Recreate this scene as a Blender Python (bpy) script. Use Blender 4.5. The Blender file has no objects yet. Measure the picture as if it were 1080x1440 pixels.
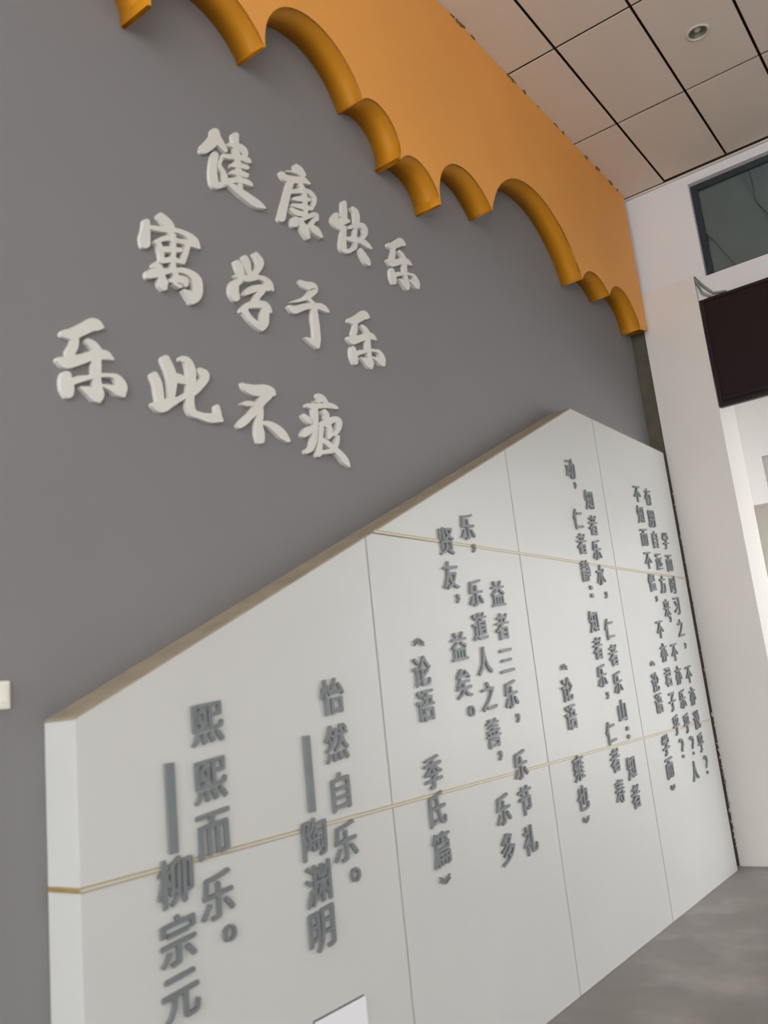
import bpy, bmesh, math, random
from mathutils import Matrix, Vector
from mathutils.geometry import tessellate_polygon
random.seed(7)
scn = bpy.context.scene
col = scn.collection

# ------------------------------------------------------------------ camera
CAM_LOC = (-8.1886, -2.5972, 1.7036)
CAM_AXES = [[0.593136, -0.798309, -0.104369], [0.79774, 0.565261, 0.20998], [-0.108633, -0.207806, 0.972119]]   # right, forward, up
FOCAL_PX = 1232.35

cd = bpy.data.cameras.new('camera')
cam = bpy.data.objects.new('camera', cd); col.objects.link(cam)
cd.sensor_fit = 'VERTICAL'; cd.sensor_height = 36.0; cd.lens = FOCAL_PX * 36.0 / 1440.0
cd.dof.use_dof = True; cd.dof.focus_distance = 10.0; cd.dof.aperture_fstop = 2.4
cd.clip_start = .05; cd.clip_end = 200
_r, _f, _u = (Vector(a) for a in CAM_AXES)
cam.matrix_world = Matrix(((_r.x, _u.x, -_f.x, CAM_LOC[0]), (_r.y, _u.y, -_f.y, CAM_LOC[1]), (_r.z, _u.z, -_f.z, CAM_LOC[2]), (0, 0, 0, 1)))
scn.camera = cam

# ------------------------------------------------------------------ daylight (overcast) and exposure
world = bpy.data.worlds.new('overcast'); scn.world = world; world.use_nodes = True
_bg = world.node_tree.nodes['Background']
_bg.inputs[0].default_value = (.97, .99, 1.0, 1); _bg.inputs[1].default_value = 1.0
scn.view_settings.view_transform = 'Standard'; scn.view_settings.look = 'None'
scn.view_settings.gamma = 1.0; scn.view_settings.use_curve_mapping = False
scn.view_settings.exposure = 2.17
try:
    scn.cycles.max_bounces = 10; scn.cycles.diffuse_bounces = 6
except Exception: pass

# ------------------------------------------------------------------ helpers
def lin(c): return tuple((v/255/12.92 if v/255 <= .04045 else ((v/255+.055)/1.055)**2.4) for v in c)
def mat(name, colr, rough=.6, var=.06, scale=3., metallic=0., bump=0., bscale=60., spec=.3, stain=None, detail=4., stretch=(1,1,1)):
    """principled material with procedural tonal variation and fine relief"""
    m = bpy.data.materials.new(name); m.use_nodes = True
    nt = m.node_tree; N = nt.nodes; L = nt.links
    bs = N['Principled BSDF']; bs.inputs['Roughness'].default_value = rough; bs.inputs['Metallic'].default_value = metallic
    bs.inputs['Specular IOR Level'].default_value = spec
    tc = N.new('ShaderNodeTexCoord'); mp = N.new('ShaderNodeMapping'); L.new(tc.outputs['Object'], mp.inputs[0]); mp.inputs['Scale'].default_value = stretch
    nz = N.new('ShaderNodeTexNoise'); nz.inputs['Scale'].default_value = scale; nz.inputs['Detail'].default_value = detail
    L.new(mp.outputs[0], nz.inputs['Vector'])
    rp = N.new('ShaderNodeValToRGB'); e = rp.color_ramp.elements
    e[0].position = .3; e[1].position = .7
    e[0].color = tuple(max(0, v*(1-var)) for v in colr) + (1,); e[1].color = tuple(min(1, v*(1+var)) for v in colr) + (1,)
    L.new(nz.outputs[0], rp.inputs[0]); last = rp.outputs[0]
    if stain:
        n2 = N.new('ShaderNodeTexNoise'); n2.inputs['Scale'].default_value = stain[1]; n2.inputs['Detail'].default_value = 6
        L.new(mp.outputs[0], n2.inputs['Vector'])
        r2 = N.new('ShaderNodeValToRGB'); r2.color_ramp.elements[0].position = stain[2]; r2.color_ramp.elements[1].position = stain[3]
        L.new(n2.outputs[0], r2.inputs[0])
        mx = N.new('ShaderNodeMixRGB'); L.new(r2.outputs[0], mx.inputs[0]); L.new(last, mx.inputs[1]); mx.inputs[2].default_value = tuple(stain[0]) + (1,)
        last = mx.outputs[0]
    L.new(last, bs.inputs['Base Color'])
    if bump:
        nb = N.new('ShaderNodeTexNoise'); nb.inputs['Scale'].default_value = bscale; nb.inputs['Detail'].default_value = 3
        L.new(mp.outputs[0], nb.inputs['Vector'])
        bp = N.new('ShaderNodeBump'); bp.inputs['Strength'].default_value = bump; bp.inputs['Distance'].default_value = .01
        L.new(nb.outputs[0], bp.inputs['Height']); L.new(bp.outputs[0], bs.inputs['Normal'])
    return m
M = {}
M['grey'] = mat('grey_paint', (.222, .216, .224), .75, .03, .6, bump=.05, bscale=40)
M['board'] = mat('white_board', (.57, .574, .558), .35, .025, 1.2, spec=.35)
M['core'] = mat('joint_grey', (.40, .375, .35), .8, .05)
M['tan'] = mat('raw_board_edge', (.33, .28, .21), .8, .12, 9, detail=6)
M['brass'] = mat('brass_strip', (.44, .32, .14), .4, .15, 14, metallic=.35)
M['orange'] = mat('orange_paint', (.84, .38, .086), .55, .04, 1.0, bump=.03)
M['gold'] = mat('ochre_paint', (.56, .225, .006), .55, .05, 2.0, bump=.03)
M['foam'] = mat('dried_foam', (.20, .13, .04), .9, .2, 30)
M['tile'] = mat('ceiling_tile', (.73, .655, .575), .6, .03, .9, bump=.02, bscale=90)
M['void'] = mat('dark_gap', (.06, .038, .025), .9, .1)
M['plaster'] = mat('white_plaster', (.70, .665, .635), .75, .03, .8, bump=.05, bscale=30)
M['beam'] = mat('white_emulsion', (.71, .715, .74), .75, .03, .8, bump=.05, bscale=30)
M['raw'] = mat('bare_mortar', (.105, .092, .068), .9, .15, 6, bump=.2, bscale=30)
M['floor'] = mat('cement_floor', (.255, .232, .217), .5, .13, 1.7, bump=.06, bscale=25, stain=((.36, .33, .31), 1.6, .50, .66), detail=7, spec=.3)
M['vest'] = mat('corridor_white', (.62, .59, .565), .8, .02, .8)
M['beige'] = mat('corridor_beige', (.62, .59, .53), .8, .03, .8)
M['frame'] = mat('dark_window_frame', (.028, .036, .043), .45, .1)
M['sign'] = mat('brown_sign_face', (.019, .0095, .011), .6, .06, 2, spec=.15)
M['signframe'] = mat('brown_sign_frame', (.016, .009, .010), .35, .06, 2)
M['letter'] = mat('white_letter', (.69, .675, .635), .55, .02, 4)
M['ink'] = mat('grey_acrylic', (.175, .192, .20), .4, .08, 6)
M['switch'] = mat('ivory_plastic', (.80, .79, .70), .35, .02)
M['hatch'] = mat('white_plastic', (.82, .82, .86), .35, .02)
M['metal'] = mat('dull_metal', (.30, .30, .26), .45, .08, 9, metallic=.4)
M['ring'] = mat('lamp_ring', (.62, .60, .54), .35, .04)
M['lampglass'] = mat('lamp_glass', (.55, .56, .55), .15, .05, 40)
M['dark_stand_in'] = mat('dark_stand_in', (.10, .095, .075), .7, .1)  # colour of the reflected lines and of the shadow behind the lid
M['flake'] = mat('plaster_crumb', (.50, .47, .43), .9, .25, 20)
def glass_mat():
    m = bpy.data.materials.new('tinted_glass'); m.use_nodes = True
    nt = m.node_tree; N = nt.nodes; L = nt.links
    bs = N['Principled BSDF']; bs.inputs['Base Color'].default_value = (.075, .105, .105, 1); bs.inputs['Roughness'].default_value = .06
    bs.inputs['Specular IOR Level'].default_value = .9; bs.inputs['IOR'].default_value = 1.7
    nz = N.new('ShaderNodeTexNoise'); nz.inputs['Scale'].default_value = 3
    rp = N.new('ShaderNodeValToRGB'); rp.color_ramp.elements[0].color = (.062, .098, .106, 1); rp.color_ramp.elements[1].color = (.08, .122, .13, 1)
    tc = N.new('ShaderNodeTexCoord'); L.new(tc.outputs['Object'], nz.inputs['Vector']); L.new(nz.outputs[0], rp.inputs[0]); L.new(rp.outputs[0], bs.inputs['Base Color'])
    return m
M['glass'] = glass_mat()

def tag(o, label=None, cat=None, group=None, kind=None):
    for k, v in (('label', label), ('category', cat), ('group', group), ('kind', kind)):
        if v: o[k] = v
    return o
def empty(name, loc):
    o = bpy.data.objects.new(name, None); col.objects.link(o); o.location = loc; o.empty_display_size = .1
    return o
def link(name, me, m, parent=None, loc=None):
    if m and not me.materials: me.materials.append(m)
    o = bpy.data.objects.new(name, me); col.objects.link(o)
    if parent is not None:
        o.parent = parent
        if parent.type != 'EMPTY' or True:
            o.matrix_parent_inverse = Matrix.Identity(4)
        pl = parent_loc(parent)
        o.location = Vector(loc or (0, 0, 0)) - (pl if loc is not None else Vector((0, 0, 0)))
    elif loc is not None: o.location = loc
    return o
def parent_loc(o):
    v = Vector((0, 0, 0))
    while o is not None:
        v = v + o.location; o = o.parent
    return v
class MB:
    """collects shapes in world coordinates; build() makes one mesh object whose origin sits at its own centre"""
    def __init__(s): s.v = []; s.f = []
    def add(s, vs, fs):
        k = len(s.v); s.v += [tuple(v) for v in vs]; s.f += [tuple(i+k for i in f) for f in fs]; return s
    def box(s, x0, x1, y0, y1, z0, z1):
        return s.add([(x0,y0,z0),(x1,y0,z0),(x1,y1,z0),(x0,y1,z0),(x0,y0,z1),(x1,y0,z1),(x1,y1,z1),(x0,y1,z1)],
                     [(0,3,2,1),(4,5,6,7),(0,1,5,4),(1,2,6,5),(2,3,7,6),(3,0,4,7)])
    def prism_y(s, poly, y0, y1):
        """poly: (x, z) outline, convex or simple; y0 = front, y1 = back"""
        n = len(poly)
        return s.add([(x, y0, z) for x, z in poly] + [(x, y1, z) for x, z in poly],
                     [tuple(range(n)), tuple(range(2*n-1, n-1, -1))] + [(i, i+n, (i+1) % n + n, (i+1) % n) for i in range(n)])
    def tube(s, pts, r, n=8):
        pts = [Vector(p) for p in pts]; rings = []
        for i, p in enumerate(pts):
            t = (pts[min(i+1, len(pts)-1)] - pts[max(i-1, 0)]).normalized()
            a = t.cross(Vector((0, 0, 1)) if abs(t.z) < .9 else Vector((1, 0, 0))).normalized(); b = t.cross(a)
            rings.append([p + r*(math.cos(2*math.pi*k/n)*a + math.sin(2*math.pi*k/n)*b) for k in range(n)])
        fs = [(i*n+k, i*n+(k+1) % n, (i+1)*n+(k+1) % n, (i+1)*n+k) for i in range(len(pts)-1) for k in range(n)]
        fs += [tuple(range(n-1, -1, -1)), tuple(range((len(pts)-1)*n, len(pts)*n))]
        return s.add([v for r_ in rings for v in r_], fs)
    def lathe(s, prof, cx, cy, n=28):
        """prof: (radius, z)"""
        k = len(prof)
        return s.add([(cx+r*math.cos(2*math.pi*i/n), cy+r*math.sin(2*math.pi*i/n), z) for i in range(n) for r, z in prof],
                     [(i*k+j, ((i+1) % n)*k+j, ((i+1) % n)*k+j+1, i*k+j+1) for i in range(n) for j in range(k-1)])
    def build(s, name, m, parent=None, bevel=0, smooth=False, fix=True, origin=None):
        vs = [Vector(v) for v in s.v]
        if origin is None:
            lo = Vector([min(v[i] for v in vs) for i in range(3)]); hi = Vector([max(v[i] for v in vs) for i in range(3)])
            origin = (lo+hi)/2
        origin = Vector(origin)
        me = bpy.data.meshes.new(name); me.from_pydata([v-origin for v in vs], [], s.f); me.update()
        bm = bmesh.new(); bm.from_mesh(me)
        if fix: bmesh.ops.recalc_face_normals(bm, faces=bm.faces)
        if bevel: bmesh.ops.bevel(bm, geom=bm.edges[:], offset=bevel, segments=2, affect='EDGES', profile=.5)
        if smooth:
            for f in bm.faces: f.smooth = True
        bm.to_mesh(me); bm.free()
        return link(name, me, m, parent, origin)

# ------------------------------------------------------------------ the hall
H = 6.40                   # ceiling height
XL, YF = -12.6, -9.0       # far ends of the hall, behind the camera and beside it
XU = .05                   # plane of the upper end wall
fl = MB().box(XL-3, 9, YF-3, 3.0, -.15, 0).build('floor', M['floor'], origin=(0, 0, 0)); tag(fl, 'worn grey cement floor of the hall', kind='structure')
wb = MB().box(XL, .30, 0, .24, 0, H+.3).build('wall_back', M['grey'], origin=(0, 0, 0)); tag(wb, 'grey painted hall wall carrying the white characters', kind='structure')

wf = MB().box(-6.2, .60, YF-.24, YF, 1.75, H+.3).box(XL, -6.2, YF-.24, YF, 0, H+.3).box(-1.6, .60, YF-.24, YF, 0, 1.75).build('wall_front_unseen', M['plaster'], origin=(0, 0, 0)); tag(wf, 'unseen white wall opposite the grey wall, its opening shaped for the light', kind='structure')  # out of view; closed and opened to balance daylight on the panel and end wall
# end wall: column, bare strip, upper wall with the window opening, beam, and the doorway below
OP0, OP1 = -.69, -4.6      # doorway
WY0, WY1, WZ0, WZ1 = -.79, -4.4, 5.325, 6.30
er = MB()
er.box(XU, .60, -.79, -.01, 5.325, H+.3)                 # wall left of the window
er.box(XU, .60, WY1, WY0, WZ1, H+.3)                     # over the window
er.box(XU, .60, OP1, 0, 4.30, WZ0)                       # beam
er.box(XU, .60, YF, OP1, 0, H+.3)                        # far part beside the doorway
er = er.build('wall_right', M['beam'], origin=(0, 0, 0)); tag(er, 'white end wall around the window and the doorway', kind='structure')
jm = MB().box(.0, XU, OP0, -.14, 0, 5.342).box(XU, .60, OP0, -.14, 0, 4.30).build('wall_pillar', M['plaster'], origin=(0, 0, 0)); tag(jm, 'white plastered pillar facing beside the doorway', kind='structure')
rs = MB().box(.012, .06, -.14, 0, 0, 6.3).build('wall_recess', M['raw'], origin=(0, 0, 0)); tag(rs, 'bare mortar strip in the corner behind the panel', kind='structure')

# ceiling: dark plenum with separate tiles hung below it
ce = MB().box(XL, .60, YF, .24, H+.06, H+.25).box(.009, .0155, YF, 0, H-.001, H+.06).build('ceiling', M['void'], origin=(0, 0, 0)); tag(ce, 'suspended ceiling of pale rectangular tiles with dark joints', kind='structure')
TX, TY, X0, Y0 = 1.242, .60, -1.2333, -.5963
GX, GY = .0105, .0105        # half gaps of the two joint directions
def tile_mesh(w, d):
    me = bpy.data.meshes.new('ceiling_tile'); b = MB().box(-w/2, w/2, -d/2, d/2, 0, .006)
    me.from_pydata(b.v, [], b.f); me.update()
    bm = bmesh.new(); bm.from_mesh(me); bmesh.ops.recalc_face_normals(bm, faces=bm.faces); bmesh.ops.bevel(bm, geom=[e for e in bm.edges if all(v.co.z < .001 for v in e.verts)], offset=.0015, segments=1, affect='EDGES'); bm.to_mesh(me); bm.free()
    me.materials.append(M['tile']); return me
tm = tile_mesh(TX-2*GX, TY-2*GY); CUT = -.028; tmc = tile_mesh(CUT-X0-GX, TY-2*GY)
LAMP = (-1.852, -1.492); LR = .072
def tile_with_hole(x0, x1, y0, y1):
    # tile pierced for the recessed lamp: outer rectangle joined to a circle
    n = 32; cx, cy = LAMP; b = MB()
    outer = []
    for k in range(n):
        a = 2*math.pi*k/n; c, s_ = math.cos(a), math.sin(a)
        t = min([(x1-cx)/c if c > 1e-9 else 1e9, (x0-cx)/c if c < -1e-9 else 1e9, (y1-cy)/s_ if s_ > 1e-9 else 1e9, (y0-cy)/s_ if s_ < -1e-9 else 1e9])
        outer.append((cx+t*c, cy+t*s_))
    for q in ((x0, y0), (x0, y1), (x1, y0), (x1, y1)):      # snap the nearest ray to each corner
        i = min(range(n), key=lambda i: (outer[i][0]-q[0])**2+(outer[i][1]-q[1])**2); outer[i] = q
    inner = [(cx+LR*math.cos(2*math.pi*k/n), cy+LR*math.sin(2*math.pi*k/n)) for k in range(n)]
    vs = [(x, y, H) for x, y in outer] + [(x, y, H) for x, y in inner] + [(x, y, H+.006) for x, y in inner] + [(x, y, H+.006) for x, y in outer]
    fs = []
    for k in range(n):
        j = (k+1) % n
        fs += [(k, j, n+j, n+k), (n+k, n+j, 2*n+j, 2*n+k), (3*n+k, 3*n+j, j, k)]
    return b.add(vs, fs).build('ceiling_tile', M['tile'], ce)
xs = [X0+TX*i for i in range(-10, 1)]
ys = [Y0-TY*j for j in range(0, 14)]
for i in range(-10, 1):
    for j in range(0, 14):
        xa, ya = X0+TX*i, Y0-TY*j
        if i < 0:
            xb = xa+TX
            if xa < LAMP[0] < xb and ya-TY < LAMP[1] < ya:
                tile_with_hole(xa+GX, xb-GX, ya-TY+GY, ya-GY); continue
            link('ceiling_tile', tm, None, ce, ((xa+xb)/2, ya-TY/2, H))
        else:                                               # the last column against the end wall is cut flush
            link('ceiling_tile', tmc, None, ce, ((xa+GX+CUT)/2, ya-TY/2, H))
tb = tile_mesh(TX-2*GX, -Y0-GY)
for i in range(-10, 1):
    link('ceiling_tile', tb, None, ce, (X0+TX*i+TX/2, (Y0+GY)/2, H))
tr = MB().box(.016, XU+.01, YF, -.05, H-.014, H+.006).build('trim_1', M['plaster'], origin=(0, 0, 0)); tag(tr, 'thin pale edge moulding between ceiling and end wall', kind='structure')

# recessed lamp
dl = tag(empty('downlight', (LAMP[0], LAMP[1], H)), 'small round recessed downlight, unlit, in the ceiling tile', 'lamp')
MB().lathe([(LR-.004, H+.02), (LR-.004, H-.004), (LR+.004, H-.009), (LR+.016, H-.006), (LR+.019, H-.0005)], *LAMP).build('trim_ring', M['ring'], dl, smooth=True)
MB().lathe([(LR-.006, H+.0), (LR-.014, H+.03), (LR-.03, H+.06), (.004, H+.075)], *LAMP).build('reflector', M['metal'], dl, smooth=True)
MB().lathe([(.001, H+.012), (.018, H+.013), (.026, H+.02), (.024, H+.05), (.012, H+.07)], *LAMP, n=20).build('bulb', M['lampglass'], dl, smooth=True)

# window in the end wall
wn = tag(empty('window_1', (.14, -2.6, WZ0)), 'dark framed window with tinted glass high in the end wall', kind='structure')
FX0, FX1, FW = .115, .175, .062
fr = MB().box(FX0, FX1, WY0-FW, WY0, WZ0, WZ1); fr.box(FX0, FX1, WY1, WY1+FW, WZ0, WZ1); fr.box(FX0, FX1, WY1+FW, WY0-FW, WZ1-FW, WZ1); fr.box(FX0, FX1, WY1+FW, WY0-FW, WZ0, WZ0+.022)
fr.box(FX0, FX1, -2.65, -2.58, WZ0+.022, WZ1-FW)
fr.build('window_frame', M['frame'], wn)
MB().box(.145, .151, -2.58, WY0-FW, WZ0+.022, WZ1-FW).build('pane', M['glass'], wn)
MB().box(.145, .151, WY1+FW, -2.65, WZ0+.022, WZ1-FW).build('pane', M['glass'], wn)
lt = MB().box(.100, .116, WY0-FW-.012, WY0-FW+.02, 5.70, 5.76).build('latch', M['frame'], wn)
MB().box(.086, .101, WY0-FW-.004, WY0-FW+.008, 5.715, 5.735).build('latch_lever', M['frame'], lt)

# dark sign board over the doorway
SY0, SY1, SZ0, SZ1 = -.70, -4.55, 4.015, 5.085
sg = tag(empty('sign_board', (XU, (SY0+SY1)/2, SZ0)), 'long dark brown blank board over the doorway under the window', 'sign')
MB().box(.012, XU, SY1+.02, SY0-.02, SZ0+.03, SZ1-.02).build('face_panel', M['sign'], sg)
for y0, y1, z0, z1 in ((SY0-.035, SY0, SZ0, SZ1), (SY1, SY1+.035, SZ0, SZ1), (SY1+.035, SY0-.035, SZ1-.03, SZ1), (SY1+.035, SY0-.035, SZ0, SZ0+.035)):
    MB().box(-.005, XU, y0, y1, z0, z1).build('frame_bar', M['signframe'], sg, bevel=.004)
MB().box(.0, .013, SY1+.035, SY0-.035, SZ0+.062, SZ0+.078).build('bottom_bead', M['signframe'], sg, bevel=.003)

# rooms seen through the doorway
c1 = MB().box(2.5, 2.7, -3.4, 2.2, 3.47, 3.62); c1.box(2.5, 2.7, -3.4, 2.2, 4.02, 5.2); c1.box(2.5, 2.7, -.47, 2.2, 3.62, 4.02); c1.box(2.5, 2.7, -3.4, -2.2, 3.62, 4.02)
c1.box(2.5, 2.7, .55, 2.2, 0, 3.47)
c1 = c1.build('wall_corridor', M['vest'], origin=(0, 0, 0)); tag(c1, 'bright white corridor wall seen through the doorway', kind='structure')
c2 = MB().box(6.2, 6.35, -3.6, 3.0, 0, 5.2).build('wall_beyond', M['beige'], origin=(0, 0, 0)); tag(c2, 'pale beige wall far beyond the doorway', kind='structure')
c3 = MB().box(.60, 2.5, 2.0, 2.2, 0, 5.2); c3.box(2.7, 6.2, 2.8, 3.0, 0, 5.2)
c3 = c3.build('wall_side', M['vest'], origin=(0, 0, 0)); tag(c3, 'white side wall of the corridor', kind='structure')
c4 = MB().box(.60, 6.35, -3.4, 3.0, 4.75, 4.95).build('ceiling_corridor', M['vest'], origin=(0, 0, 0)); tag(c4, 'white ceiling of the corridor beyond the doorway', kind='structure')
w2 = tag(empty('window_2', (2.6, -1.8, 3.62)), 'small high opening light in the corridor wall', kind='structure')
MB().box(2.56, 2.64, -.51, -.47, 3.62, 4.02).build('window_frame', M['vest'], w2)
MB().box(2.60, 2.606, -2.2, -.51, 3.62, 4.02).build('pane', M['beige'], w2)

# ------------------------------------------------------------------ orange scalloped valance
DV = .19; XE = -.045
cusps = [(-12.2, 4.86), (-11.1, 4.8), (-10.2, 4.9), (-9.5, 4.75), (-8.3, 4.9), (-7.7, 4.8), (-6.95, 4.72),
         (-6.073, 4.634), (-5.367, 4.866), (-4.564, 5.024), (-4.235, 4.80), (-3.823, 4.679), (-3.108, 4.940), (-1.581, 4.957), (-.970, 5.013), (-.262, 4.898)]
sags = [.42, .35, .3, .42, .24, .3, .34, .30, .345, .155, .145, .295, .515, .135, .235]
low = []                                  # lower outline from left to right
def arc(a, b, s, n=22):
    a = Vector(a); b = Vector(b); c = (b-a).length; r = (c*c/4+s*s)/(2*s); mid = (a+b)/2; t = (b-a)/c; nrm = Vector((-t.y, t.x))
    cen = mid + nrm*(s-r); h = math.asin(min(1, c/2/r)); h = math.pi-h if s > r else h
    return [cen + r*(math.sin(-h+2*h*k/n)*t + math.cos(-h+2*h*k/n)*nrm) for k in range(n+1)]
runs = [arc(cusps[i], cusps[i+1], sags[i]) for i in range(len(sags))]
va = tag(empty('scalloped_valance', (-6, 0, 4.8)), 'orange and ochre scalloped valance along the top of the grey wall', 'valance')
for r_ in runs: low += r_[:-1]
low.append(runs[-1][-1]); low.append(Vector((XE, 4.945)))
fb = MB()                                  # front board: the scalloped outline filled up to the ceiling
top = H-.004; n = len(low)
ring = [Vector((p.x, p.y, 0)) for p in low] + [Vector((XE, top, 0)), Vector((low[0].x, top, 0))]
tri = tessellate_polygon([ring]); m_ = len(ring)
vs = [(p.x, -DV, p.y) for p in ring] + [(p.x, -DV+.012, p.y) for p in ring]
fs = [tuple(t) for t in tri] + [tuple(m_+i for i in reversed(t)) for t in tri] + [(i, m_+i, m_+(i+1) % m_, (i+1) % m_) for i in range(m_)]
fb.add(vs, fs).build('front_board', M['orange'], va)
for r_ in runs:                             # each curved soffit is a bent strip from the board to the wall
    k = len(r_); cx = sum(p.x for p in r_)/k
    outp = []
    for i, p in enumerate(r_):
        t = (r_[min(i+1, k-1)]-r_[max(i-1, 0)]).normalized(); outp.append(p+Vector((-t.y, t.x))*.012)
    vs = [(p.x, -DV+.001, p.y) for p in r_] + [(p.x, -.001, p.y) for p in r_] + [(p.x, -DV+.012, p.y) for p in outp] + [(p.x, -.001, p.y) for p in outp]
    fs = []
    for i in range(k-1):
        fs += [(i, k+i, k+i+1, i+1), (2*k+i, 2*k+i+1, 3*k+i+1, 3*k+i), (k+i, 3*k+i, 3*k+i+1, k+i+1), (i, i+1, 2*k+i+1, 2*k+i)]
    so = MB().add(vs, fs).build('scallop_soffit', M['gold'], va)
    for f in so.data.polygons: f.use_smooth = abs(f.normal.y) < .5
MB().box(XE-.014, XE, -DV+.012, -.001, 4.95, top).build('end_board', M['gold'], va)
fo = MB()                                   # crumbs of dried foam along the ceiling joint
for x, l in ((-3.30, .05), (-3.20, .12), (-3.02, .05), (-2.42, .16), (-2.20, .05), (-1.95, .03), (-1.62, .07), (-1.48, .03), (-.98, .05), (-.72, .10), (-.40, .10), (-.22, .04), (-4.2, .1), (-3.8, .05)):
    m_ = max(3, int(l/.012))                   # a ragged strip: jagged lower edge, top against the tile
    zs = [H-.004-random.random()**2*.034*(1 if 0 < k < m_ else .2) for k in range(m_+1)]; dy = .006+.012*random.random()
    vs = []
    for k in range(m_+1):
        xx = x+l*(k/m_-.5)+random.uniform(-.004, .004)
        vs += [(xx, -DV+.002, H-.0005), (xx, -DV-dy*random.uniform(.4, 1.2), H-.0005), (xx, -DV-.003, zs[k])]
    fo.add(vs, [(3*k+a, 3*k+(a+1) % 3, 3*k+3+(a+1) % 3, 3*k+3+a) for k in range(m_) for a in range(3)] + [(0, 1, 2), (3*m_, 3*m_+2, 3*m_+1)])
tag(fo.build('foam_residue', M['foam'], va), kind='stuff')

# ------------------------------------------------------------------ white panel
PX0, PX1, PD = -6.522, -.175, .167
ZL, ZT, XA = 1.757, 3.690, -2.225
SL = (ZT-ZL)/(XA-PX0)
prof = [(PX0, 0), (PX1, 0), (PX1, ZT), (XA, ZT), (PX0, ZL)]
def clip(poly, a, b, c):                     # keep a*x + b*z <= c
    out = []
    for i in range(len(poly)):
        p, q = poly[i], poly[(i+1) % len(poly)]; dp = a*p[0]+b*p[1]-c; dq = a*q[0]+b*q[1]-c
        if dp <= 0: out.append(p)
        if dp*dq < 0:
            t = dp/(dp-dq); out.append((p[0]+t*(q[0]-p[0]), p[1]+t*(q[1]-p[1])))
    return out
pn = tag(empty('feature_panel', ((PX0+PX1)/2, -PD/2, 0)), 'large white board-clad panel with slanting top, standing against the grey wall', 'panel')
BT = .004
core = [(PX0+BT, .0), (PX1, 0), (PX1, ZT-.012), (XA+.004, ZT-.012), (PX0+BT, ZL-.006)]
MB().prism_y(core, -PD+BT, -.002).build('core', M['core'], pn)
XJ = [PX0, -4.932, -3.378, -1.824, PX1]; ZJ = [0, 1.249, 2.500, 9]
JW = .006
for i in range(4):
    for j in range(3):
        q = prof
        x0, x1 = XJ[i]+(JW if i else 0), XJ[i+1]-(JW if i < 3 else 0)
        z0, z1 = ZJ[j]+(.004 if j else 0.002), ZJ[j+1]-.004
        for a, b, c in ((-1, 0, -x0), (1, 0, x1), (0, -1, -z0), (0, 1, z1)): q = clip(q, a, b, c)
        if len(q) < 3: continue
        area = abs(sum(q[k][0]*q[(k+1) % len(q)][1]-q[(k+1) % len(q)][0]*q[k][1] for k in range(len(q))))/2
        if area < .01: continue
        q = [(x, z-.008 if (z > ZL-.001 and abs(z-min(ZT, ZL+SL*(x-PX0))) < .002) else z) for x, z in q]
        MB().prism_y(q, -PD, -PD+BT).build('board', M['board'], pn, bevel=.0012)
for j in range(2):
    z0, z1 = ZJ[j]+(.004 if j else .002), min(ZJ[j+1]-.004, ZL-.009)
    MB().box(PX0, PX0+BT, -PD+BT+.0005, -.002, z0, z1).build('side_board', M['board'], pn, bevel=.0012)
# tan capping along the slope and the level top
ln = math.hypot(1, SL); nx, nz = -SL/ln, 1/ln
cap = [(PX0, ZL-.008), (XA, ZT-.008), (XA+nx*.0, ZT), (PX0, ZL)]
MB().prism_y([(PX0, ZL-.008), (XA+.003, ZT-.008), (XA, ZT), (PX0, ZL)], -PD-.0005, -.002).build('sloping_cap', M['tan'], pn)
MB().box(XA, PX1, -PD, -.002, ZT-.008, ZT).build('level_cap', M['tan'], pn)
# brass divider strips
def strip(z, x0, wrap):
    h = .006
    for dz in (-h, h):
        MB().box(x0, PX1, -PD-.0035, -PD+.006, z+dz-.002, z+dz+.002).build('brass_edge', M['brass'], s_root, bevel=.0006)
        if wrap: MB().box(PX0-.0035, PX0+.006, -PD-.0035, -.003, z+dz-.002, z+dz+.002).build('brass_edge', M['brass'], s_root, bevel=.0006)
for z, x0, wrap in ((1.249, PX0, True), (2.500, -4.86, False)):
    s_root = MB().box(x0, PX1, -PD-.0012, -PD+.006, z-.005, z+.005).build('divider_strip', M['board'], pn)
    strip(z, x0, wrap)
    if wrap: MB().box(PX0-.0012, PX0+.006, -PD, -.003, z-.006, z+.006).build('divider_return', M['brass'], pn)

# crumbling plaster in the gap beside the panel
pc = MB()
for k in range(90):
    z = random.choice((random.uniform(.05, 1.3), random.uniform(.2, .9), random.uniform(.3, 3.6))); y = -.135-random.random()*.012; x = random.uniform(-.012, .012); r = random.uniform(.006, .02)
    pts = [Vector((x+random.uniform(-r, r), y+random.uniform(-r, r)*.5, z+random.uniform(-r, r)*1.6)) for _ in range(6)]
    pc.add(pts, [(0, 1, 2), (0, 2, 3), (0, 3, 4), (0, 4, 1), (5, 2, 1), (5, 3, 2), (5, 4, 3), (5, 1, 4)])
pc = pc.build('plaster_crumbs', M['flake']); tag(pc, 'crumbled plaster edge in the dark gap beside the panel', 'plaster', kind='stuff')

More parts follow.
